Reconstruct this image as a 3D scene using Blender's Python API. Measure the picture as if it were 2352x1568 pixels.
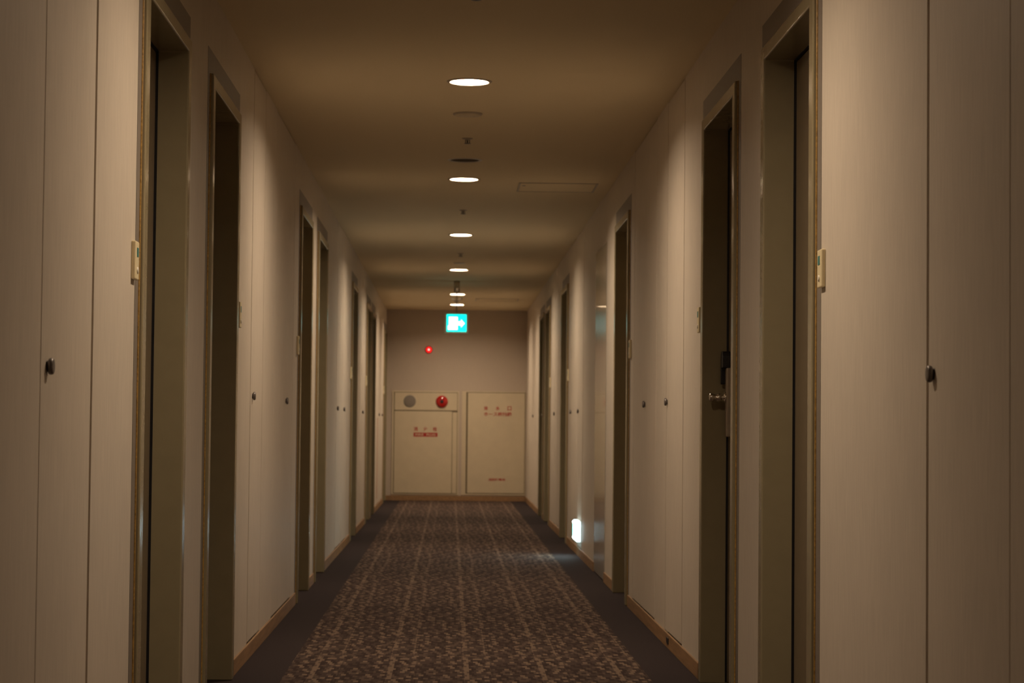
import bpy, bmesh, math
from mathutils import Matrix, Vector

for o in list(bpy.data.objects):
    bpy.data.objects.remove(o, do_unlink=True)
SC = bpy.context.scene
C = SC.collection

# ------------------------------------------------------------------ camera
YAW, PITCH, ROLL = 0.02802701, 0.03860071, 0.00975068
EYE = 0.9157
cy, sy = math.cos(YAW), math.sin(YAW)
cp, sp = math.cos(PITCH), math.sin(PITCH)
F = Vector((sy*cp, cy*cp, sp))
R0 = Vector((cy, -sy, 0))
U0 = R0.cross(F)
cr, sr = math.cos(ROLL), math.sin(ROLL)
Rv = R0*cr + U0*sr
Uv = -R0*sr + U0*cr
cam_data = bpy.data.cameras.new('camera')
cam = bpy.data.objects.new('camera', cam_data)
C.objects.link(cam)
M = Matrix(((Rv.x, Uv.x, -F.x), (Rv.y, Uv.y, -F.y), (Rv.z, Uv.z, -F.z)))
cam.matrix_world = Matrix.Translation((0, 0, EYE)) @ M.to_4x4()
cam_data.sensor_fit = 'HORIZONTAL'
cam_data.sensor_width = 23.6
cam_data.lens = 4983*23.6/2352
cam_data.clip_start = 0.05
cam_data.clip_end = 100
cam_data.dof.use_dof = True
cam_data.dof.focus_distance = 6.2
cam_data.dof.aperture_fstop = 6.3
SC.camera = cam

# ------------------------------------------------------------------ world and exposure
w = bpy.data.worlds.new('world')
SC.world = w
w.use_nodes = True
w.node_tree.nodes['Background'].inputs[0].default_value = (0.9, 0.75, 0.55, 1)
w.node_tree.nodes['Background'].inputs[1].default_value = 0.0
SC.view_settings.view_transform = 'Standard'
SC.view_settings.look = 'None'
SC.view_settings.gamma = 1
SC.view_settings.exposure = 0.0
SC.view_settings.use_curve_mapping = False
LAMP_POWER = 540.0
LAMP_COLOUR = (1.0, 0.775, 0.545)

# ------------------------------------------------------------------ measures (metres)
XL, XR = -0.780, 0.916          # corridor wall faces
XC = 0.062
H = 2.30
Y0, YE = -4.6, 26.2
WT = 0.20                       # wall depth

# ------------------------------------------------------------------ materials
def new_mat(name):
    m = bpy.data.materials.new(name)
    m.use_nodes = True
    nt = m.node_tree
    return m, nt, nt.nodes['Principled BSDF']

def plain(name, col, rough=0.6, metal=0.0, noise=0.06, scale=40, spec=0.5, bump=0.0, coat=0.0):
    m, nt, b = new_mat(name)
    g = nt.nodes.new('ShaderNodeNewGeometry')
    n = nt.nodes.new('ShaderNodeTexNoise')
    n.inputs['Scale'].default_value = scale
    n.inputs['Detail'].default_value = 3
    nt.links.new(g.outputs['Position'], n.inputs['Vector'])
    r = nt.nodes.new('ShaderNodeValToRGB')
    r.color_ramp.elements[0].position = 0.3
    r.color_ramp.elements[1].position = 0.7
    r.color_ramp.elements[0].color = tuple(c*(1-noise) for c in col)+(1,)
    r.color_ramp.elements[1].color = tuple(min(1, c*(1+noise)) for c in col)+(1,)
    nt.links.new(n.outputs['Fac'], r.inputs['Fac'])
    nt.links.new(r.outputs['Color'], b.inputs['Base Color'])
    b.inputs['Roughness'].default_value = rough
    b.inputs['Metallic'].default_value = metal
    b.inputs['Specular IOR Level'].default_value = spec
    b.inputs['Coat Weight'].default_value = coat
    if bump:
        bp = nt.nodes.new('ShaderNodeBump')
        bp.inputs['Strength'].default_value = bump
        bp.inputs['Distance'].default_value = 0.001
        nt.links.new(n.outputs['Fac'], bp.inputs['Height'])
        nt.links.new(bp.outputs['Normal'], b.inputs['Normal'])
    return m

def emit(name, col, strength, base=(0.8, 0.8, 0.8)):
    m, nt, b = new_mat(name)
    b.inputs['Base Color'].default_value = base+(1,)
    b.inputs['Emission Color'].default_value = col+(1,)
    b.inputs['Emission Strength'].default_value = strength
    b.inputs['Roughness'].default_value = 0.4
    return m

def math_node(nt, op, a, b=None):
    n = nt.nodes.new('ShaderNodeMath')
    n.operation = op
    for i, v in enumerate((a, b)):
        if v is None: continue
        if isinstance(v, (int, float)): n.inputs[i].default_value = v
        else: nt.links.new(v, n.inputs[i])
    return n.outputs[0]

def wallpaper(name, col, rough=0.5, var=0.10):
    # woven vinyl paper with fine upright threads
    m, nt, b = new_mat(name)
    g = nt.nodes.new('ShaderNodeNewGeometry')
    mp = nt.nodes.new('ShaderNodeMapping')
    mp.inputs['Scale'].default_value = (260, 260, 9)
    nt.links.new(g.outputs['Position'], mp.inputs['Vector'])
    n = nt.nodes.new('ShaderNodeTexNoise')
    n.inputs['Scale'].default_value = 1.0
    n.inputs['Detail'].default_value = 4
    n.inputs['Roughness'].default_value = 0.6
    nt.links.new(mp.outputs['Vector'], n.inputs['Vector'])
    n2 = nt.nodes.new('ShaderNodeTexNoise')
    n2.inputs['Scale'].default_value = 3.0
    nt.links.new(g.outputs['Position'], n2.inputs['Vector'])
    mixv = math_node(nt, 'ADD', math_node(nt, 'MULTIPLY', n.outputs['Fac'], 0.8),
                     math_node(nt, 'MULTIPLY', n2.outputs['Fac'], 0.2))
    r = nt.nodes.new('ShaderNodeValToRGB')
    r.color_ramp.elements[0].position = 0.33
    r.color_ramp.elements[1].position = 0.66
    r.color_ramp.elements[0].color = tuple(c*(1-var) for c in col)+(1,)
    r.color_ramp.elements[1].color = tuple(min(1, c*(1+var)) for c in col)+(1,)
    nt.links.new(mixv, r.inputs['Fac'])
    nt.links.new(r.outputs['Color'], b.inputs['Base Color'])
    bp = nt.nodes.new('ShaderNodeBump')
    bp.inputs['Strength'].default_value = 0.25
    bp.inputs['Distance'].default_value = 0.0006
    nt.links.new(n.outputs['Fac'], bp.inputs['Height'])
    nt.links.new(bp.outputs['Normal'], b.inputs['Normal'])
    b.inputs['Roughness'].default_value = rough
    b.inputs['Specular IOR Level'].default_value = 0.3
    return m

def carpet_mat():
    m, nt, b = new_mat('patterned_carpet')
    g = nt.nodes.new('ShaderNodeNewGeometry')
    s = nt.nodes.new('ShaderNodeSeparateXYZ')
    nt.links.new(g.outputs['Position'], s.inputs[0])
    X, Y = s.outputs['X'], s.outputs['Y']
    row = math_node(nt, 'FLOOR', math_node(nt, 'DIVIDE', math_node(nt, 'ADD', Y, 20.0), 0.050))
    # each row of tufts steps sideways a little, so the blocks climb in short diagonals
    tri = math_node(nt, 'PINGPONG', row, 2.0)
    off = math_node(nt, 'MULTIPLY', tri, 0.5)
    colx = math_node(nt, 'FLOOR', math_node(nt, 'ADD', math_node(nt, 'DIVIDE', math_node(nt, 'ADD', X, 3.0), 0.0177), off))
    # the woven design repeats every 28 cm across and every 53 rows along
    colx = math_node(nt, 'MODULO', colx, 16.0)
    row = math_node(nt, 'MODULO', row, 53.0)
    cmb = nt.nodes.new('ShaderNodeCombineXYZ')
    nt.links.new(colx, cmb.inputs[0]); nt.links.new(row, cmb.inputs[1])
    wn = nt.nodes.new('ShaderNodeTexWhiteNoise')
    wn.noise_dimensions = '2D'
    nt.links.new(cmb.outputs[0], wn.inputs['Vector'])
    # lighter lengthwise bands every 28 cm, with a weaker band beside each
    ph = math_node(nt, 'PINGPONG', math_node(nt, 'ADD', X, 0.497+2.83), 0.1415)
    band = math_node(nt, 'MULTIPLY', math_node(nt, 'LESS_THAN', ph, 0.010), 0.22)
    ph2 = math_node(nt, 'PINGPONG', math_node(nt, 'ADD', X, 0.412+2.83), 0.1415)
    band2 = math_node(nt, 'MULTIPLY', math_node(nt, 'LESS_THAN', ph2, 0.008), 0.16)
    ph3 = math_node(nt, 'PINGPONG', math_node(nt, 'ADD', X, 0.35+2.83), 0.1415)
    band3 = math_node(nt, 'MULTIPLY', math_node(nt, 'LESS_THAN', ph3, 0.014), -0.03)
    cw = nt.nodes.new('ShaderNodeCombineXYZ')
    nt.links.new(math_node(nt, 'MODULO', math_node(nt, 'FLOOR', math_node(nt, 'DIVIDE', math_node(nt, 'ADD', X, 3.0), 0.0177)), 16.0), cw.inputs[0])
    wc = nt.nodes.new('ShaderNodeTexWhiteNoise'); wc.noise_dimensions = '2D'
    nt.links.new(cw.outputs[0], wc.inputs['Vector'])
    colb = math_node(nt, 'MULTIPLY', math_node(nt, 'SUBTRACT', wc.outputs['Value'], 0.5), 0.10)
    band = math_node(nt, 'ADD', band, colb)
    seq = math_node(nt, 'FRACT', math_node(nt, 'ADD', math_node(nt, 'MULTIPLY', colx, 0.381966), math_node(nt, 'MULTIPLY', row, 0.29)))
    base = math_node(nt, 'ADD', math_node(nt, 'MULTIPLY', wn.outputs['Value'], 0.42), math_node(nt, 'MULTIPLY', seq, 0.58))
    v = math_node(nt, 'ADD', math_node(nt, 'ADD', base, band), math_node(nt, 'ADD', band2, band3))
    r = nt.nodes.new('ShaderNodeValToRGB')
    r.color_ramp.interpolation = 'CONSTANT'
    e = r.color_ramp.elements
    e[0].position = 0.0; e[0].color = (0.040, 0.025, 0.022, 1)
    e[1].position = 0.40; e[1].color = (0.062, 0.041, 0.036, 1)
    x = e.new(0.60); x.color = (0.096, 0.066, 0.054, 1)
    x = e.new(0.75); x.color = (0.175, 0.122, 0.090, 1)
    nt.links.new(v, r.inputs['Fac'])
    # loop threads across the tuft
    n = nt.nodes.new('ShaderNodeTexNoise')
    mp = nt.nodes.new('ShaderNodeMapping'); mp.inputs['Scale'].default_value = (40, 130, 1)
    nt.links.new(g.outputs['Position'], mp.inputs['Vector'])
    nt.links.new(mp.outputs['Vector'], n.inputs['Vector'])
    n.inputs['Scale'].default_value = 1.0
    mx = nt.nodes.new('ShaderNodeMix'); mx.data_type = 'RGBA'; mx.blend_type = 'MULTIPLY'
    mx.inputs['Factor'].default_value = 0.75
    nt.links.new(r.outputs['Color'], mx.inputs[6])
    r2 = nt.nodes.new('ShaderNodeValToRGB')
    r2.color_ramp.elements[0].color = (0.5, 0.5, 0.5, 1); r2.color_ramp.elements[1].color = (1.4, 1.4, 1.4, 1)
    nt.links.new(n.outputs['Fac'], r2.inputs['Fac'])
    nt.links.new(r2.outputs['Color'], mx.inputs[7])
    nt.links.new(mx.outputs[2], b.inputs['Base Color'])
    bp = nt.nodes.new('ShaderNodeBump'); bp.inputs['Strength'].default_value = 0.5; bp.inputs['Distance'].default_value = 0.002
    nt.links.new(n.outputs['Fac'], bp.inputs['Height']); nt.links.new(bp.outputs['Normal'], b.inputs['Normal'])
    b.inputs['Roughness'].default_value = 0.95
    b.inputs['Specular IOR Level'].default_value = 0.1
    return m

def wood_mat(name, col):
    m, nt, b = new_mat(name)
    g = nt.nodes.new('ShaderNodeNewGeometry')
    mp = nt.nodes.new('ShaderNodeMapping'); mp.inputs['Scale'].default_value = (60, 4, 60)
    nt.links.new(g.outputs['Position'], mp.inputs['Vector'])
    n = nt.nodes.new('ShaderNodeTexNoise'); n.inputs['Scale'].default_value = 1; n.inputs['Detail'].default_value = 5
    nt.links.new(mp.outputs['Vector'], n.inputs['Vector'])
    r = nt.nodes.new('ShaderNodeValToRGB')
    r.color_ramp.elements[0].position = 0.3; r.color_ramp.elements[1].position = 0.7
    r.color_ramp.elements[0].color = tuple(c*0.75 for c in col)+(1,)
    r.color_ramp.elements[1].color = tuple(c*1.2 for c in col)+(1,)
    nt.links.new(n.outputs['Fac'], r.inputs['Fac']); nt.links.new(r.outputs['Color'], b.inputs['Base Color'])
    b.inputs['Roughness'].default_value = 0.5
    return m

PAPER = wallpaper('beige_wallpaper', (0.60, 0.53, 0.45))
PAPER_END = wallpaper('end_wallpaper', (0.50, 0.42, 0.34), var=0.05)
PANEL = wallpaper('service_panel_paper', (0.60, 0.53, 0.45))
CEIL = plain('ceiling_paint', (0.80, 0.685, 0.47), rough=0.85, noise=0.03, scale=150, spec=0.2, bump=0.1)
CARPET = carpet_mat()
BORDER = plain('plum_border_carpet', (0.034, 0.025, 0.026), rough=0.95, noise=0.25, scale=220, spec=0.1, bump=0.4)
WOOD = wood_mat('oak_baseboard', (0.30, 0.17, 0.08))
FRAME = plain('olive_frame_paint', (0.28, 0.235, 0.145), rough=0.20, noise=0.03, scale=20, spec=0.5)
LEAF = plain('olive_brown_leaf', (0.20, 0.155, 0.10), rough=0.45, noise=0.05, scale=30, spec=0.4)
SURROUND = plain('grey_surround_paint', (0.21, 0.18, 0.155), rough=0.5, noise=0.04, scale=60)
BEAD = plain('ochre_sealant', (0.42, 0.25, 0.07), rough=0.4, noise=0.35, scale=120, bump=0.6)
KNOBM = plain('dark_knob_steel', (0.19, 0.17, 0.165), rough=0.4, metal=0.6, noise=0.05)
CHROME = plain('brushed_steel', (0.72, 0.68, 0.62), rough=0.18, metal=1.0, noise=0.04)
SATIN = plain('satin_lock_plate', (0.40, 0.33, 0.26), rough=0.4, metal=0.5, noise=0.04)
BLACK = plain('black_plastic', (0.012, 0.012, 0.015), rough=0.35, noise=0.1)
DARK = plain('dark_void', (0.02, 0.016, 0.012), rough=0.8)
CREAM = plain('cream_plastic', (0.72, 0.62, 0.40), rough=0.4, noise=0.03)
TEAL = plain('teal_label', (0.03, 0.20, 0.20), rough=0.4)
STEELDOOR = plain('glossy_painted_steel', (0.42, 0.37, 0.31), rough=0.22, noise=0.03, scale=5, spec=0.8, coat=0.3)
CAB = plain('cream_cabinet_steel', (0.60, 0.51, 0.36), rough=0.45, noise=0.03, scale=10)
CABGROOVE = plain('cabinet_joint', (0.16, 0.12, 0.07), rough=0.7)
REDTXT = plain('red_lettering', (0.40, 0.022, 0.018), rough=0.5)
REDGLASS = plain('red_lamp_glass', (0.45, 0.012, 0.010), rough=0.12, noise=0.05, coat=0.8)
GREYGRILLE = plain('grey_speaker_mesh', (0.21, 0.18, 0.15), rough=0.6, noise=0.2, scale=400)
WHITEP = plain('white_fixture_paint', (0.70, 0.66, 0.58), rough=0.4, noise=0.02)
REFLECTOR = plain('lamp_reflector', (0.85, 0.83, 0.78), rough=0.25, noise=0.02)
SPEAKERC = plain('speaker_cover_paint', (0.66, 0.57, 0.41), rough=0.6)
RIMM = plain('downlight_rim', (0.42, 0.36, 0.28), rough=0.4)
LAMPM = emit('downlight_glow', LAMP_COLOUR, LAMP_POWER)
SIGN_GREEN = emit('exit_green_glow', (0.0, 0.94, 0.80), 1.7, (0.0, 0.5, 0.4))
SIGN_WHITE = emit('exit_white_glow', (0.80, 1.0, 0.97), 2.4)
SIGN_MAN = emit('exit_figure_glow', (0.62, 1.0, 0.95), 1.3)
SIGN_FRAME = plain('exit_sign_casing', (0.62, 0.56, 0.44), rough=0.5)
FLOORSIGN = emit('low_exit_glow', (0.66, 0.95, 1.0), 28.0)
FLOORCASE = emit('low_exit_casing_glow', (0.66, 0.95, 1.0), 3.0)
FLOORGREEN = emit('low_exit_green', (0.0, 0.80, 0.55), 1.6, (0.0, 0.5, 0.4))
REDGLOW = emit('alarm_red_glow', (1.0, 0.01, 0.01), 1.1, (0.5, 0.0, 0.0))
REDHOT = emit('alarm_hot_core', (1.0, 0.55, 0.48), 1.6)
ORANGE = plain('faded_orange_strip', (0.50, 0.20, 0.09), rough=0.5)

# ------------------------------------------------------------------ helpers
def bm_box(bm, x0, x1, y0, y1, z0, z1, bev=0.0, seg=2, mi=0):
    a = [(x0, x1), (y0, y1), (z0, z1)]
    a = [(min(p), max(p)) for p in a]
    vs = [bm.verts.new((a[0][i], a[1][j], a[2][k])) for i in (0, 1) for j in (0, 1) for k in (0, 1)]
    q = [(0, 1, 3, 2), (4, 6, 7, 5), (0, 4, 5, 1), (2, 3, 7, 6), (0, 2, 6, 4), (1, 5, 7, 3)]
    fs = [bm.faces.new([vs[i] for i in f]) for f in q]
    for f in fs: f.material_index = mi
    if bev:
        es = list({e for f in fs for e in f.edges})
        bmesh.ops.bevel(bm, geom=es, offset=bev, segments=seg, affect='EDGES', profile=0.5, material=mi)

def bm_poly_extrude(bm, pts, fn, d0, d1, bev=0.0, seg=2):
    # pts: closed outline in 2D, fn(a, b, d) -> 3D point
    v0 = [bm.verts.new(fn(a, b, d0)) for a, b in pts]
    v1 = [bm.verts.new(fn(a, b, d1)) for a, b in pts]
    n = len(pts)
    fs = [bm.faces.new(v0), bm.faces.new(v1[::-1])]
    for i in range(n):
        fs.append(bm.faces.new([v0[i], v1[i], v1[(i+1) % n], v0[(i+1) % n]]))
    bmesh.ops.recalc_face_normals(bm, faces=fs)
    if bev:
        es = list({e for f in fs for e in f.edges})
        bmesh.ops.bevel(bm, geom=es, offset=bev, segments=seg, affect='EDGES', profile=0.5)

def bm_lathe(bm, prof, origin, axis, n=32, cap0=True, cap1=True):
    # prof: (radius, distance along axis)
    ax = Vector(axis).normalized()
    t = Vector((0, 0, 1)) if abs(ax.z) < 0.9 else Vector((1, 0, 0))
    a = ax.cross(t).normalized(); b = ax.cross(a)
    o = Vector(origin)
    rings = []
    for r, d in prof:
        rings.append([bm.verts.new(o+ax*d+(a*math.cos(2*math.pi*k/n)+b*math.sin(2*math.pi*k/n))*r) for k in range(n)])
    fs = []
    for i in range(len(rings)-1):
        for k in range(n):
            f = bm.faces.new([rings[i][k], rings[i][(k+1) % n], rings[i+1][(k+1) % n], rings[i+1][k]])
            f.smooth = True; fs.append(f)
    if cap0: fs.append(bm.faces.new(rings[0][::-1]))
    if cap1: fs.append(bm.faces.new(rings[-1]))
    bmesh.ops.recalc_face_normals(bm, faces=fs)

def mesh(name, bm, mats, parent=None, org=None, sharp=35):
    """link the bmesh as one object; world-space vertices, origin moved to org"""
    me = bpy.data.meshes.new(name)
    if org is not None:
        bmesh.ops.translate(bm, verts=bm.verts, vec=-Vector(org))
    bmesh.ops.recalc_face_normals(bm, faces=bm.faces)
    bm.to_mesh(me); bm.free()
    for m in (mats if isinstance(mats, (list, tuple)) else [mats]): me.materials.append(m)
    o = bpy.data.objects.new(name, me)
    C.objects.link(o)
    if org is not None: o.location = org
    if parent is not None:
        p = Vector(parent.location); q = parent.parent
        while q is not None:
            p += Vector(q.location); q = q.parent
        o.location = Vector(o.location)-p
        o.parent = parent
    return o

def tag(o, label, cat, group=None, kind=None):
    o['label'] = label; o['category'] = cat
    if group: o['group'] = group
    if kind: o['kind'] = kind
    return o

def empty(name, loc):
    e = bpy.data.objects.new(name, None)
    e.empty_display_size = 0.05
    e.location = loc
    C.objects.link(e)
    return e

def box_obj(name, m, b, parent=None, bev=0.0):
    bm = bmesh.new(); bm_box(bm, *b, bev=bev)
    return mesh(name, bm, m, parent)

def text_mesh(name, body, size, centre, mat, parent, width=None, spacing=1.0):
    cu = bpy.data.curves.new(name, 'FONT')
    cu.body = body; cu.size = size; cu.extrude = 0.0006; cu.offset = size*0.022
    cu.align_x = 'CENTER'; cu.align_y = 'CENTER'
    cu.space_character = spacing
    t = bpy.data.objects.new(name+'_tmp', cu)
    C.objects.link(t)
    bpy.context.view_layer.update()
    me = bpy.data.meshes.new_from_object(t.evaluated_get(bpy.context.evaluated_depsgraph_get()))
    bpy.data.objects.remove(t, do_unlink=True)
    xs = [v.co.x for v in me.vertices] or [0, 1]
    ys = [v.co.y for v in me.vertices] or [0, 1]
    k = (width/(max(xs)-min(xs))) if width else 1.0
    mx, my = (max(xs)+min(xs))/2, (max(ys)+min(ys))/2
    hs = size/(max(ys)-min(ys)) if ys else 1
    for v in me.vertices:
        v.co = Vector(((v.co.x-mx)*k, -v.co.z, (v.co.y-my)*hs))
    me.name = name
    me.materials.clear(); me.materials.append(mat)
    o = bpy.data.objects.new(name, me)
    C.objects.link(o)
    p = Vector((0, 0, 0)); q = parent
    while q is not None:
        p += Vector(q.location); q = q.parent
    o.location = Vector(centre)-p
    o.parent = parent
    return o

# ------------------------------------------------------------------ layout
# guest doors: outer edges of the steel frame along the corridor; True = doorbell on the near side
DOORS_L = [(5.41, True), (6.92, False), (11.09, True), (12.56, False), (16.97, True), (19.98, True), (21.27, False), (25.20, True)]
DOORS_R = [(5.41, True), (6.92, False), (11.11, True), (16.93, True), (19.94, True), (21.27, False)]
FW = 0.92                       # frame width
PE = 0.06                       # grey surround beyond the frame
# service panels: y0, y1, knob y, joint width at y0 and at y1
SERV_L = [(4.146, 4.735, 4.215, 0.007, 0.024), (8.475, 9.010, 8.565, 0.022, 0.008), (9.60, 10.72, 10.30, 0.010, 0.008),
          (14.815, 15.58, 14.95, 0.030, 0.012), (15.70, 16.40, 15.87, 0.012, 0.012), (19.15, 19.75, 19.24, 0.012, 0.010),
          (23.10, 23.78, 23.68, 0.012, 0.012), (24.40, 25.02, 24.73, 0.012, 0.012)]
SERV_R = [(3.53, 4.146, 4.095, 0.005, 0.020), (8.53, 9.19, 9.15, 0.020, 0.010), (9.66, 10.84, 10.20, 0.010, 0.008),
          (15.00, 15.56, 15.50, 0.030, 0.010), (15.92, 16.52, 16.46, 0.010, 0.010), (18.55, 19.13, 19.07, 0.012, 0.010),
          (23.40, 24.04, 23.98, 0.012, 0.010)]
STEEL = (12.77, 13.72)          # flush steel door on the right
TOPZ, SKIRT = 2.11, 0.060
PTOP = 2.294                    # top of service panels

def side_x(s, u):
    return XR+u if s > 0 else XL-u

def build_wall(s):
    bm = bmesh.new()
    doors = DOORS_R if s > 0 else DOORS_L
    serv = SERV_R if s > 0 else SERV_L
    ops = [(y-PE, min(y+FW+PE, YE-0.001), 'door') for y, _ in doors]
    if s > 0: ops.append((STEEL[0], STEEL[1], 'steel'))
    ops.sort()
    # backing layer behind the paper-faced boards
    y = Y0
    ua, ub = 0.024, WT
    for a, b, k in ops:
        bm_box(bm, side_x(s, ua), side_x(s, ub), y, a, 0, H)
        bm_box(bm, side_x(s, ua), side_x(s, ub), a, b, (2.012 if k == 'steel' else TOPZ), H)
        y = b
    bm_box(bm, side_x(s, ua), side_x(s, ub), y, YE, 0, H)
    # faced boards
    cuts = [(a, b, (2.012 if k == 'steel' else TOPZ), 0, k) for a, b, k in ops]
    cuts += [(a-g0/2, b+g1/2, H+1, SKIRT-0.01, 'serv') for a, b, _, g0, g1 in serv]
    cuts.sort()
    y = Y0
    for a, b, zt, zb, k in cuts:
        bm_box(bm, side_x(s, 0), side_x(s, ua), y, a, 0, H)
        if zt < H: bm_box(bm, side_x(s, 0), side_x(s, ua), a, b, zt, H)
        if zb > 0: bm_box(bm, side_x(s, 0), side_x(s, ua), a, b, 0, zb)
        y = b
    bm_box(bm, side_x(s, 0), side_x(s, ua), y, YE, 0, H)
    nm = 'wall_right' if s > 0 else 'wall_left'
    o = mesh(nm, bm, PAPER)
    tag(o, 'long %s corridor wall covered in beige woven wallpaper' % ('right' if s > 0 else 'left'), 'wall', kind='structure')
    # baseboard, interrupted by the doors
    bm = bmesh.new()
    y = Y0
    for a, b, k in ops:
        bm_box(bm, side_x(s, -0.008), side_x(s, 0.0), y, a-0.002, 0, SKIRT, bev=0.0015, seg=1)
        y = b+0.002
    if YE-0.01-y > 0.02: bm_box(bm, side_x(s, -0.008), side_x(s, 0.0), y, YE-0.009, 0, SKIRT, bev=0.0015, seg=1)
    o = mesh('baseboard_right' if s > 0 else 'baseboard_left', bm, WOOD)
    tag(o, 'low oak baseboard along the foot of the %s wall' % ('right' if s > 0 else 'left'), 'baseboard', kind='structure')

build_wall(-1); build_wall(1)

# floor: patterned runner field with dark borders, woven as one carpet
bm = bmesh.new()
CX0, CX1 = -0.596, 0.736
bm_box(bm, XL-0.35, CX0, Y0, YE+0.2, -0.1, 0, mi=1)
bm_box(bm, CX0, CX1, Y0, YE+0.2, -0.1, 0, mi=0)
bm_box(bm, CX1, XR+0.35, Y0, YE+0.2, -0.1, 0, mi=1)
tag(mesh('floor', bm, [CARPET, BORDER]), 'brown flecked corridor carpet with plain dark plum borders', 'floor', kind='structure')

# ceiling, pierced where fittings are recessed
LAMPS = [-1.86, 5.22, 8.71, 12.19, 15.78, 19.35, 23.0, 24.97]
RECESS = [(y, 0.078) for y in LAMPS]+[(11.305, 0.078)]
bm = bmesh.new()
xa, xb = XL-WT, XR+WT
ys = sorted(RECESS)
prev = Y0
NR = 40
def annulus_cell(cyy, r, hx):
    # square cell with a round hole, drawn on the ceiling plane
    y0, y1 = cyy-hx, cyy+hx
    x0, x1 = XC-hx, XC+hx
    inner, outer = [], []
    for k in range(NR):
        a = 2*math.pi*k/NR+math.pi/4
        c, s_ = math.cos(a), math.sin(a)
        inner.append(bm.verts.new((XC+r*c, cyy+r*s_, H)))
        m = max(abs(c), abs(s_))
        outer.append(bm.verts.new((XC+hx*c/m, cyy+hx*s_/m, H)))
    for k in range(NR):
        j = (k+1) % NR
        bm.faces.new([inner[k], inner[j], outer[j], outer[k]])
def quad(x0, x1, y0, y1, z):
    bm.faces.new([bm.verts.new(p) for p in ((x0, y0, z), (x0, y1, z), (x1, y1, z), (x1, y0, z))])
for yy, r in ys:
    hx = 0.12
    quad(xa, xb, prev, yy-hx, H)
    quad(xa, XC-hx, yy-hx, yy+hx, H)
    quad(XC+hx, xb, yy-hx, yy+hx, H)
    annulus_cell(yy, r, hx)
    prev = yy+hx
quad(xa, xb, prev, YE+0.2, H)
bm_box(bm, xa, xb, Y0, YE+0.2, H+0.14, H+0.2)
tag(mesh('ceiling', bm, CEIL), 'plain painted corridor ceiling', 'ceiling', kind='structure')

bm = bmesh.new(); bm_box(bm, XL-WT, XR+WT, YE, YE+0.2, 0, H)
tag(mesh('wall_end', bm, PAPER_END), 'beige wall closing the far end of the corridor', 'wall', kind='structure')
bm = bmesh.new(); bm_box(bm, XL-WT, XR+WT, Y0-0.2, Y0, 0, H)
tag(mesh('wall_back', bm, PAPER), 'beige wall closing the corridor behind the viewer', 'wall', kind='structure')
bm = bmesh.new(); bm_box(bm, XL+0.008, XR-0.008, YE-0.008, YE, 0, SKIRT, bev=0.0015, seg=1)
tag(mesh('baseboard_end', bm, WOOD), 'oak baseboard under the fire cabinets at the corridor end', 'baseboard', kind='structure')

# ------------------------------------------------------------------ guest room doors
door_no = [0]
def handle_set(parent, s, y, toward):
    """lock plate, card reader and lever on the leaf; toward = direction (+1/-1 in y) in which the lever points"""
    xf = side_x(s, 0.082)                    # leaf face
    def X(d): return xf - s*d
    bm = bmesh.new(); bm_box(bm, X(-0.002), X(0.016), y-0.024, y+0.020, 0.882, 1.128, bev=0.003)
    pl = mesh('lock_plate', bm, SATIN, parent)
    # black reader housing: domed hood above the plate with a leg running down behind it
    bm = bmesh.new()
    hood = [(-0.026, 1.128), (-0.026, 1.168), (-0.020, 1.180), (-0.008, 1.187), (0.010, 1.187), (0.024, 1.178), (0.032, 1.160),
            (0.032, 1.075), (0.026, 1.068), (0.022, 1.072), (0.0215, 1.128)]
    bm_poly_extrude(bm, [(y+a, b) for a, b in hood], lambda a, b, d: (X(d), a, b), -0.001, 0.032, bev=0.003)
    mesh('card_reader', bm, BLACK, pl)
    bm = bmesh.new()
    bm_lathe(bm, [(0.019, 0.0155), (0.020, 0.019), (0.017, 0.022), (0.009, 0.024), (0.009, 0.033), (0.0145, 0.036), (0.0150, 0.044),
                  (0.0115, 0.048), (0.0115, 0.058), (0.0150, 0.062), (0.0155, 0.071), (0.0135, 0.075), (0.006, 0.0765)],
             (xf, y, 1.022), (-s, 0, 0), 28)
    mesh('door_knob', bm, CHROME, pl)

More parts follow.
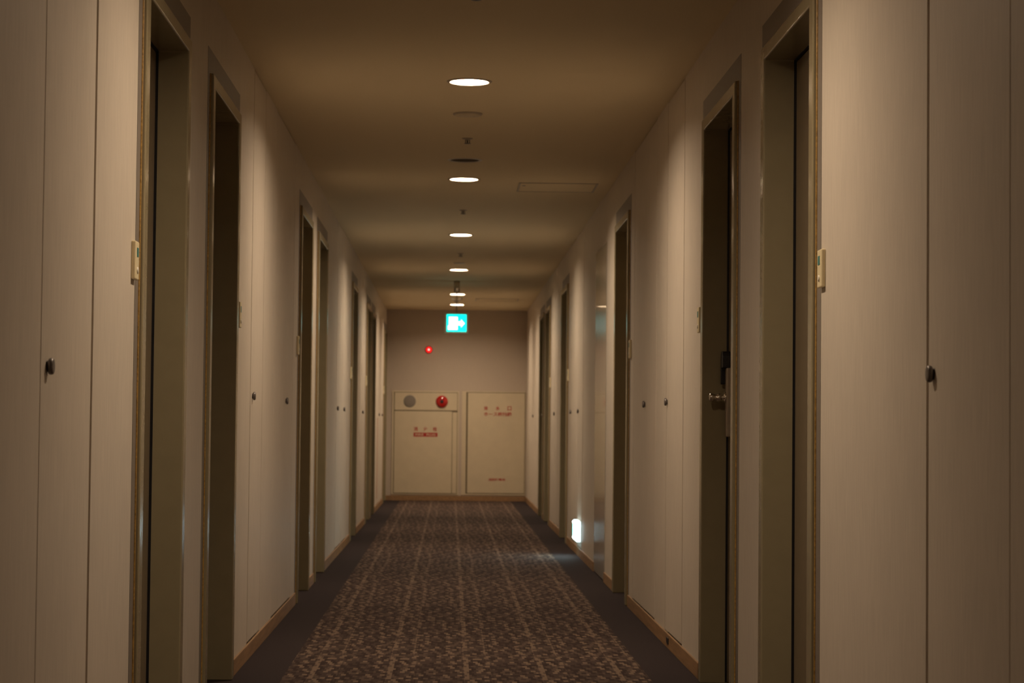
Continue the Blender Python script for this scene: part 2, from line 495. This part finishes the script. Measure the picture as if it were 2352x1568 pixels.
def guest_door(s, y0, bell_near, label):
    door_no[0] += 1
    y1 = y0+FW
    root = empty('door_%d' % door_no[0], (side_x(s, 0), (y0+y1)/2, 0))
    tag(root, label, 'door', kind='structure')
    fy = lambda a, b, d: (side_x(s, d), a, b)
    ye1 = min(y1+PE, YE-0.002)
    # grey surround sheet around and above the frame
    bm = bmesh.new()
    o = [(y0-PE+0.001, 0), (y0-PE+0.001, TOPZ-0.001), (ye1, TOPZ-0.001), (ye1, 0), (y1, 0), (y1, 2.03), (y0, 2.03), (y0, 0)]
    bm_poly_extrude(bm, o, fy, -0.0008, 0.030)
    mesh('surround_panel', bm, SURROUND, root)
    # olive steel frame
    bm = bmesh.new()
    J = 0.062
    f = [(y0, 0), (y0, 2.03), (y1, 2.03), (y1, 0), (y1-J, 0), (y1-J, 1.988), (y0+J, 1.988), (y0+J, 0)]
    bm_poly_extrude(bm, f, fy, -0.0135, 0.150, bev=0.005, seg=4)
    mesh('door_frame', bm, FRAME, root)
    # uneven ochre sealant where the frame meets the surround
    bm = bmesh.new()
    bm_box(bm, side_x(s, -0.0045), side_x(s, 0.002), y0-0.0035, y0+0.001, 0, 2.03, bev=0.001, seg=1)
    mesh('sealant_bead', bm, BEAD, root)
    # black rubber seal against the leaf
    bm = bmesh.new()
    f = [(y0+J-0.001, 0.006), (y0+J-0.001, 1.989), (y1-J+0.001, 1.989), (y1-J+0.001, 0.006), (y1-J-0.0015, 0.006), (y1-J-0.0015, 1.9865), (y0+J+0.0015, 1.9865), (y0+J+0.0015, 0.006)]
    bm_poly_extrude(bm, f, fy, 0.075, 0.084)
    mesh('door_seal', bm, BLACK, root)
    # leaf with a shadow gap all round
    g = 0.004
    bm = bmesh.new()
    bm_box(bm, side_x(s, 0.082), side_x(s, 0.122), y0+J+g, y1-J-g, 0.008, 1.982, bev=0.002)
    leaf = mesh('door_leaf', bm, LEAF, root)
    bm = bmesh.new()
    bm_box(bm, side_x(s, 0.128), side_x(s, 0.150), y0+J-0.001, y1-J+0.001, 0, 1.99)
    mesh('door_stop_strip', bm, DARK, root)
    latch_near = bell_near or s < 0
    if latch_near: handle_set(leaf, s, y0+J+0.055, 1)
    else: handle_set(leaf, s, y1-J-0.055, -1)

def doorbell(s, y, label):
    bm = bmesh.new()
    bm_box(bm, side_x(s, -0.0115), side_x(s, 0.0), y-0.029, y+0.029, 1.262, 1.356, bev=0.003)
    root = mesh('doorbell', bm, CREAM, org=(side_x(s, 0), y, 1.309))
    tag(root, label, 'doorbell', 'cream doorbell units beside the doors')
    box_obj('name_window', TEAL, (side_x(s, -0.0125), side_x(s, -0.0105), y-0.010, y+0.014, 1.318, 1.340), root)
    bm = bmesh.new()
    bm_lathe(bm, [(0.008, 0.010), (0.008, 0.0135), (0.005, 0.0145)], (side_x(s, 0), y, 1.285), (-s, 0, 0), 16)
    mesh('push_button', bm, WHITEP, root)

ORD = ['nearest the viewer', 'second from the viewer', 'third from the viewer', 'fourth from the viewer',
       'fifth from the viewer', 'sixth from the viewer', 'seventh from the viewer', 'last, against the end wall']
for i, (y, near) in enumerate(DOORS_L):
    guest_door(-1, y, near, 'olive framed guest room door on the left wall, '+ORD[i])
for i, (y, near) in enumerate(DOORS_R):
    lab = 'olive framed guest room door on the right wall, '+ORD[i]
    if i == 1: lab = 'olive framed right hand door showing its black card reader and steel knob'
    if i == 5: lab = 'olive framed guest room door on the right wall, farthest from the viewer'
    guest_door(1, y, near, lab)
for s, lst in ((-1, DOORS_L), (1, DOORS_R)):
    sd = 'left' if s < 0 else 'right'
    for i, (y, near) in enumerate(lst):
        if not near and i != 1: continue
        yy = y-PE-0.036 if near else y+FW+PE+0.036
        if i == 1: lab = 'cream doorbell box just past the second door on the %s wall' % sd
        else: lab = 'cream doorbell box just before the %s door on the %s wall' % (['nearest', '', 'third', 'fourth' if s > 0 else '', 'fifth', 'sixth', '', 'last'][i], sd)
        doorbell(s, yy, lab)

# flush steel door on the right wall
bm = bmesh.new()
door_no[0] += 1
y0, y1 = STEEL
root = empty('door_%d' % door_no[0], (XR, (y0+y1)/2, 0))
tag(root, 'flush grey-beige glossy steel door on the right wall, mirroring the green exit sign', 'door', kind='structure')
bm_box(bm, XR-0.003, XR+0.045, y0+0.004, y1-0.004, 0.006, 2.005, bev=0.002)
mesh('door_leaf', bm, STEELDOOR, root)
bm = bmesh.new()
bm_box(bm, XR+0.05, XR+0.08, y0, y1, 0, 2.011)
mesh('door_backing', bm, DARK, root)

# ------------------------------------------------------------------ service panels with round knobs
SO = ['nearest the viewer', 'second from the viewer', 'third from the viewer', 'fourth from the viewer', 'fifth from the viewer',
      'sixth from the viewer', 'seventh from the viewer', 'farthest from the viewer']
for s, lst in ((-1, SERV_L), (1, SERV_R)):
    for i, (y0, y1, ky, g0, g1) in enumerate(lst):
        door_no[0] += 1
        root = empty('door_%d' % door_no[0], (side_x(s, 0), (y0+y1)/2, SKIRT))
        sd = 'left' if s < 0 else 'right'
        word = SO[i] if i < len(lst)-1 else SO[7]
        tag(root, 'wallpapered full height service panel on the %s wall, %s' % (sd, word), 'service panel', kind='structure')
        bm = bmesh.new()
        bm_box(bm, side_x(s, 0.0), side_x(s, 0.020), y0+g0/2, y1-g1/2, SKIRT+0.004, PTOP, bev=0.0012, seg=1)
        mesh('panel_leaf', bm, PANEL, root)
        bm = bmesh.new()
        bm_lathe(bm, [(0.0105, 0.0), (0.0105, 0.003), (0.0155, 0.004), (0.0165, 0.007), (0.016, 0.011), (0.0135, 0.013), (0.006, 0.0132)],
                 (side_x(s, 0), ky, 1.021), (-s, 0, 0), 28)
        mesh('round_knob', bm, KNOBM, root)

# orange strip on the far left panel
bm = bmesh.new(); bm_box(bm, XL, XL+0.0015, 23.25, 23.33, 0.12, 0.98)
tag(mesh('marking_strip', bm, ORANGE, org=(XL, 23.29, 0.12)), 'narrow faded orange upright strip on the far left service panel', 'marking strip')

# little dark square fitting in the right baseboard
bm = bmesh.new()
bm_box(bm, XR-0.011, XR-0.006, 8.95, 9.03, 0.020, 0.046, bev=0.001, seg=1)
tag(mesh('baseboard_fitting', bm, BLACK, org=(XR-0.008, 8.99, 0.02)), 'small dark fitting set into the right oak baseboard', 'fitting')

# ------------------------------------------------------------------ ceiling fittings
LW = {5.22: 'round recessed ceiling light above the nearest pair of doors', 8.71: 'largest lit recessed ceiling light, nearest the viewer',
      12.19: 'lit recessed ceiling light just behind the dark round unlit fitting', 15.78: 'lit recessed ceiling light, third along the ceiling',
      19.35: 'lit recessed ceiling light, fourth along the ceiling before the exit sign', 23.0: 'lit recessed ceiling light just behind the exit sign canopy',
      24.97: 'lit recessed ceiling light farthest away, split by the exit sign rod', -1.86: 'recessed ceiling light behind the viewer'}
def recess_can(root, y, rim_mat, inner_mat, depth):
    bm = bmesh.new()
    bm_lathe(bm, [(0.0765, -0.0005), (0.0765, -0.004), (0.083, -0.0055), (0.090, -0.003), (0.0915, -0.0002)], (XC, y, H), (0, 0, 1), 40, False, False)
    mesh('trim_ring', bm, rim_mat, root)
    bm = bmesh.new()
    bm_lathe(bm, [(0.0768, -0.001), (0.075, depth*0.5), (0.072, depth), (0.001, depth+0.004)], (XC, y, H), (0, 0, 1), 40, False, False)
    mesh('reflector', bm, inner_mat, root)
for y in LAMPS:
    root = empty('downlight', (XC, y, H))
    tag(root, LW[y], 'ceiling light', 'recessed lit ceiling lights')
    recess_can(root, y, RIMM, REFLECTOR, 0.030)
    bm = bmesh.new()
    bm_lathe(bm, [(0.0005, 0.0225), (0.030, 0.0228), (0.062, 0.0250), (0.067, 0.0285), (0.0005, 0.0288)], (XC, y, H), (0, 0, 1), 24, False, False)
    mesh('glowing_lamp', bm, LAMPM, root)

root = empty('emergency_downlight', (XC, 11.305, H))
tag(root, 'dark unlit recessed round ceiling fitting between the two nearest lights', 'ceiling light')
recess_can(root, 11.305, WHITEP, SURROUND, 0.04)
bm = bmesh.new()
bm_lathe(bm, [(0.003, 0.012), (0.014, 0.014), (0.020, 0.022), (0.020, 0.05)], (XC+0.03, 11.305, H), (0, 0, 1), 20)
mesh('lamp_bulb', bm, CHROME, root)

def disc(y, r, name, label, mat, mat2, x=XC, group=None):
    root = empty(name, (x, y, H))
    tag(root, label, 'ceiling fitting', group)
    bm = bmesh.new()
    bm_lathe(bm, [(r, 0.0), (r, 0.003), (r*0.93, 0.007), (r*0.90, 0.007)], (x, y, H), (0, 0, -1), 32)
    mesh('rim', bm, mat, root)
    bm = bmesh.new()
    bm_lathe(bm, [(r*0.88, 0.006), (r*0.86, 0.009), (r*0.5, 0.0115), (0.002, 0.012)], (x, y, H), (0, 0, -1), 32)
    mesh('cover', bm, mat2, root)
disc(9.618, 0.066, 'ceiling_speaker', 'flat pale round ceiling disc just behind the nearest ceiling light', RIMM, SPEAKERC)
disc(18.511, 0.050, 'smoke_detector', 'small pale ceiling disc before the fourth ceiling light', WHITEP, WHITEP)

SPR = [(6.90, 'sprinkler head at the very top edge of the picture'), (10.45, 'small dark sprinkler head before the unlit round ceiling fitting'),
       (13.96, 'small dark sprinkler head between the second and third ceiling lights'), (17.50, 'small dark sprinkler head between the third and fourth ceiling lights')]
for y, lab in SPR:
    root = empty('sprinkler_head', (XC+0.006, y, H))
    tag(root, lab, 'sprinkler', 'sprinkler heads on the ceiling')
    x = XC+0.006
    bm = bmesh.new()
    bm_lathe(bm, [(0.026, 0.0), (0.026, 0.002), (0.018, 0.005), (0.008, 0.006), (0.008, 0.010)], (x, y, H), (0, 0, -1), 24)
    mesh('escutcheon', bm, RIMM, root)
    bm = bmesh.new()
    for k in (-1, 1):
        bm_box(bm, x+k*0.010-0.002, x+k*0.010+0.002, y-0.002, y+0.002, H-0.024, H-0.008)
    bm_lathe(bm, [(0.017, 0.024), (0.017, 0.026), (0.004, 0.027)], (x, y, H), (0, 0, -1), 20)
    bm_lathe(bm, [(0.004, 0.008), (0.004, 0.025)], (x, y, H), (0, 0, -1), 12)
    mesh('deflector', bm, KNOBM, root)

def hatch(x0, x1, y0, y1, label):
    root = empty('access_hatch', ((x0+x1)/2, (y0+y1)/2, H))
    tag(root, label, 'ceiling hatch', 'square access hatches in the ceiling')
    bm = bmesh.new()
    t = 0.010
    for a in ((x0, x1, y0, y0+t), (x0, x1, y1-t, y1), (x0, x0+t, y0+t, y1-t), (x1-t, x1, y0+t, y1-t)):
        bm_box(bm, *a, H-0.0035, H+0.001)
    mesh('hatch_frame', bm, RIMM, root)
    box_obj('hatch_cover', CEIL, (x0+t+0.004, x1-t-0.004, y0+t+0.004, y1-t-0.004, H-0.0025, H+0.001), root)
    bm = bmesh.new()
    bm_lathe(bm, [(0.010, 0.002), (0.010, 0.005)], (x0+0.03, y0+0.13, H), (0, 0, -1), 16)
    mesh('hatch_latch', bm, KNOBM, root)
hatch(0.378, 0.832, 12.33, 12.79, 'square access hatch in the ceiling near the right wall, beside the second light')
hatch(0.262, 0.738, 23.72, 24.18, 'farther square access hatch in the ceiling behind the exit sign')

# ------------------------------------------------------------------ hanging exit sign
SY = 20.9
sx = 0.049
root = empty('exit_sign', (sx, SY, 2.3))
tag(root, 'glowing green running man exit sign with arrow, hanging from the ceiling', 'exit sign')
bm = bmesh.new()
bm_lathe(bm, [(0.029, 0.0), (0.029, 0.108), (0.024, 0.112), (0.006, 0.113)], (sx, SY, H), (0, 0, -1), 28)
mesh('ceiling_canopy', bm, CHROME, root)
bm = bmesh.new()
bm_lathe(bm, [(0.006, 0.11), (0.006, 0.31)], (sx, SY, H), (0, 0, -1), 14)
mesh('hanging_rod', bm, CHROME, root)
bm = bmesh.new()
for k in (-1, 1):
    pts = [(0.0, 2.098), (0.020, 2.100), (0.034, 2.118), (0.052, 2.124), (0.056, 2.136), (0.044, 2.143), (0.026, 2.136), (0.012, 2.118), (0.0, 2.114)]
    bm_poly_extrude(bm, [(sx+k*a, b) for a, b in pts], lambda a, b, d: (a, d, b), SY-0.012, SY+0.012, bev=0.002)
mesh('swivel_bracket', bm, CHROME, root)
bm = bmesh.new()
bm_box(bm, -0.072, 0.169, SY-0.030, SY+0.030, 1.789, 1.995, bev=0.006)
mesh('sign_casing', bm, SIGN_FRAME, root)
for q in (-1, 1):
    yq = SY+q*0.031
    bm = bmesh.new()
    bm_box(bm, -0.046, 0.144, yq-0.003, yq+0.003, 1.811, 1.977, bev=0.004)
    face = mesh('lit_face', bm, SIGN_GREEN, root)
    yy = yq+q*0.0034
    # doorway and arrow
    bm = bmesh.new()
    bm_box(bm, -0.024, 0.060, yy-0.001, yy+0.001, 1.829, 1.953)
    bm_box(bm, -0.034, -0.020, yy-0.001, yy+0.001, 1.829, 1.868)
    ar = [(0.064, 1.872), (0.092, 1.872), (0.092, 1.852), (0.128, 1.890), (0.092, 1.930), (0.092, 1.910), (0.064, 1.910)]
    bm_poly_extrude(bm, ar, lambda a, b, d: (a, d, b), yy-0.001, yy+0.001)
    mesh('doorway_and_arrow', bm, SIGN_WHITE, face)
    # running figure
    bm = bmesh.new()
    y2 = yy+q*0.0016
    bm_lathe(bm, [(0.0085, -0.0005), (0.0085, 0.0005)], (0.026, y2, 1.938), (0, 1, 0), 16)
    def limb(p0, p1, wd):
        a = Vector(p0); b = Vector(p1); d = (b-a).normalized(); n = Vector((-d.y, d.x))*wd/2
        pp = [a-n, a+n, b+n, b-n]
        bm_poly_extrude(bm, [(v.x, v.y) for v in pp], lambda u, v, dd: (u, dd, v), y2-0.0004, y2+0.0004)
    limb((0.020, 1.926), (0.012, 1.886), 0.015)
    limb((0.022, 1.922), (0.044, 1.908), 0.006)
    limb((0.014, 1.922), (-0.008, 1.902), 0.006)
    limb((0.016, 1.888), (0.036, 1.868), 0.008)
    limb((0.035, 1.870), (0.030, 1.842), 0.007)
    limb((0.010, 1.888), (-0.004, 1.862), 0.008)
    limb((-0.004, 1.863), (-0.026, 1.852), 0.007)
    mesh('running_figure', bm, SIGN_MAN, face)

# ------------------------------------------------------------------ low exit light on the right wall
root = empty('low_exit_light', (XR, 15.30, 0.11))
tag(root, 'bright white-green low level exit light on the right wall near the floor', 'exit light')
bm = bmesh.new(); bm_box(bm, XR-0.004, XR-0.0005, 15.08, 15.52, 0.102, 0.256, bev=0.001, seg=1)
mesh('back_plate', bm, WHITEP, root)
bm = bmesh.new(); bm_box(bm, XR-0.032, XR-0.004, 15.095, 15.505, 0.110, 0.250, bev=0.005)
mesh('translucent_casing', bm, FLOORCASE, root)
bm = bmesh.new(); bm_box(bm, XR-0.036, XR-0.0325, 15.105, 15.495, 0.120, 0.240, bev=0.001)
dif = mesh('lit_diffuser', bm, FLOORSIGN, root)
bm = bmesh.new()
for a, b in ((15.12, 15.16), (15.22, 15.36), (15.42, 15.49)):
    bm_box(bm, XR-0.0375, XR-0.0355, a, b, 0.135, 0.225)
mesh('green_symbols', bm, FLOORGREEN, dif)

# ------------------------------------------------------------------ end wall: alarm lamp and fire cabinets
K = 26.2/26.0
def ex(x): return x*K
def ez(z): return EYE+(z-EYE)*K
root = empty('alarm_lamp', (ex(-0.267), YE, ez(1.81)))
tag(root, 'round glowing red alarm lamp high on the end wall', 'alarm lamp')
o = (ex(-0.267), YE, ez(1.81))
bm = bmesh.new(); bm_lathe(bm, [(0.046, 0.0), (0.046, 0.010), (0.040, 0.014), (0.030, 0.014)], o, (0, -1, 0), 28)
mesh('mounting_ring', bm, REDGLASS, root)
bm = bmesh.new(); bm_lathe(bm, [(0.036, 0.012), (0.036, 0.026), (0.030, 0.038), (0.016, 0.046), (0.001, 0.048)], o, (0, -1, 0), 28)
g = mesh('red_dome', bm, REDGLOW, root)
bm = bmesh.new(); bm_lathe(bm, [(0.013, 0.044), (0.010, 0.049), (0.001, 0.051)], o, (0, -1, 0), 20)
mesh('bright_core', bm, REDHOT, g)

def panel(name, m, x0, x1, z0, z1, d0, d1, parent, bev=0.002):
    bm = bmesh.new(); bm_box(bm, ex(x0), ex(x1), YE-d1, YE-d0, ez(z0), ez(z1), bev=bev)
    return mesh(name, bm, m, parent)

root = empty('fire_hydrant_cabinet', (ex(-0.30), YE, ez(0.08)))
tag(root, 'cream fire hydrant cabinet with grey sounder, red lamp and FIRE PLUG lettering', 'fire cabinet')
bm = bmesh.new()
o8 = [(-0.700, 0.078), (0.100, 0.078), (0.100, 1.318), (-0.700, 1.318)]
bm_box(bm, ex(-0.700), ex(0.100), YE-0.010, YE, ez(0.078), ez(1.318), bev=0.002)
mesh('cabinet_frame', bm, CAB, root)
panel('shadow_joint', CABGROOVE, -0.676, 0.086, 0.090, 1.302, 0.010, 0.0108, root, 0)
up = panel('upper_panel', CAB, -0.669, 0.080, 1.086, 1.295, 0.010, 0.016, root)
dr = panel('cabinet_door', CAB, -0.669, 0.020, 0.097, 1.074, 0.010, 0.016, root)
panel('side_strip', CAB, 0.026, 0.080, 0.097, 1.064, 0.010, 0.0125, root)
o = (ex(-0.489), YE, ez(1.192))
bm = bmesh.new(); bm_lathe(bm, [(0.074, 0.014), (0.074, 0.018), (0.068, 0.020), (0.001, 0.0205)], o, (0, -1, 0), 36)
mesh('sounder_grille', bm, GREYGRILLE, up)
o = (ex(-0.104), YE, ez(1.190))
bm = bmesh.new(); bm_lathe(bm, [(0.074, 0.014), (0.074, 0.026), (0.062, 0.042), (0.040, 0.052), (0.020, 0.050)], o, (0, -1, 0), 36, True, False)
rl = mesh('red_position_lamp', bm, REDGLASS, up)
bm = bmesh.new(); bm_lathe(bm, [(0.021, 0.045), (0.021, 0.053), (0.016, 0.056), (0.001, 0.056)], o, (0, -1, 0), 24)
mesh('call_button', bm, BLACK, rl)
yt = YE-0.0166
text_mesh('hydrant_lettering', '消', 0.052, (ex(-0.413), yt, ez(0.862)), REDTXT, dr, 0.050)
text_mesh('hydrant_lettering', '火', 0.052, (ex(-0.298), yt, ez(0.862)), REDTXT, dr, 0.050)
text_mesh('hydrant_lettering', '栓', 0.052, (ex(-0.183), yt, ez(0.862)), REDTXT, dr, 0.050)
bar = panel('red_bar', REDTXT, -0.438, -0.152, 0.770, 0.818, 0.0162, 0.0170, dr, 0)
text_mesh('bar_lettering', 'FIRE', 0.026, (ex(-0.367), YE-0.0176, ez(0.794)), CAB, dr, 0.100)
text_mesh('bar_lettering', 'PLUG', 0.026, (ex(-0.229), YE-0.0176, ez(0.794)), CAB, dr, 0.110)

root = empty('hose_cabinet', (ex(0.53), YE, ez(0.08)))
tag(root, 'cream hose cabinet door with small red lettering, right of the hydrant cabinet', 'fire cabinet')
panel('cabinet_frame', CAB, 0.138, 0.900, 0.078, 1.318, 0, 0.010, root)
panel('shadow_joint', CABGROOVE, 0.188, 0.894, 0.096, 1.308, 0.010, 0.0108, root, 0)
dr = panel('cabinet_door', CAB, 0.208, 0.890, 0.102, 1.300, 0.010, 0.016, root)
for ch, x in (('放', 0.424), ('水', 0.566), ('口', 0.706)):
    text_mesh('outlet_lettering', ch, 0.050, (ex(x), yt, ez(1.117)), REDTXT, dr, 0.048)
text_mesh('outlet_lettering', 'ホース格納箱', 0.050, (ex(0.566), yt, ez(1.047)), REDTXT, dr, 0.335)
text_mesh('notice_lettering', '消防隊専用', 0.032, (ex(0.562), yt, ez(0.265)), REDTXT, dr, 0.200)
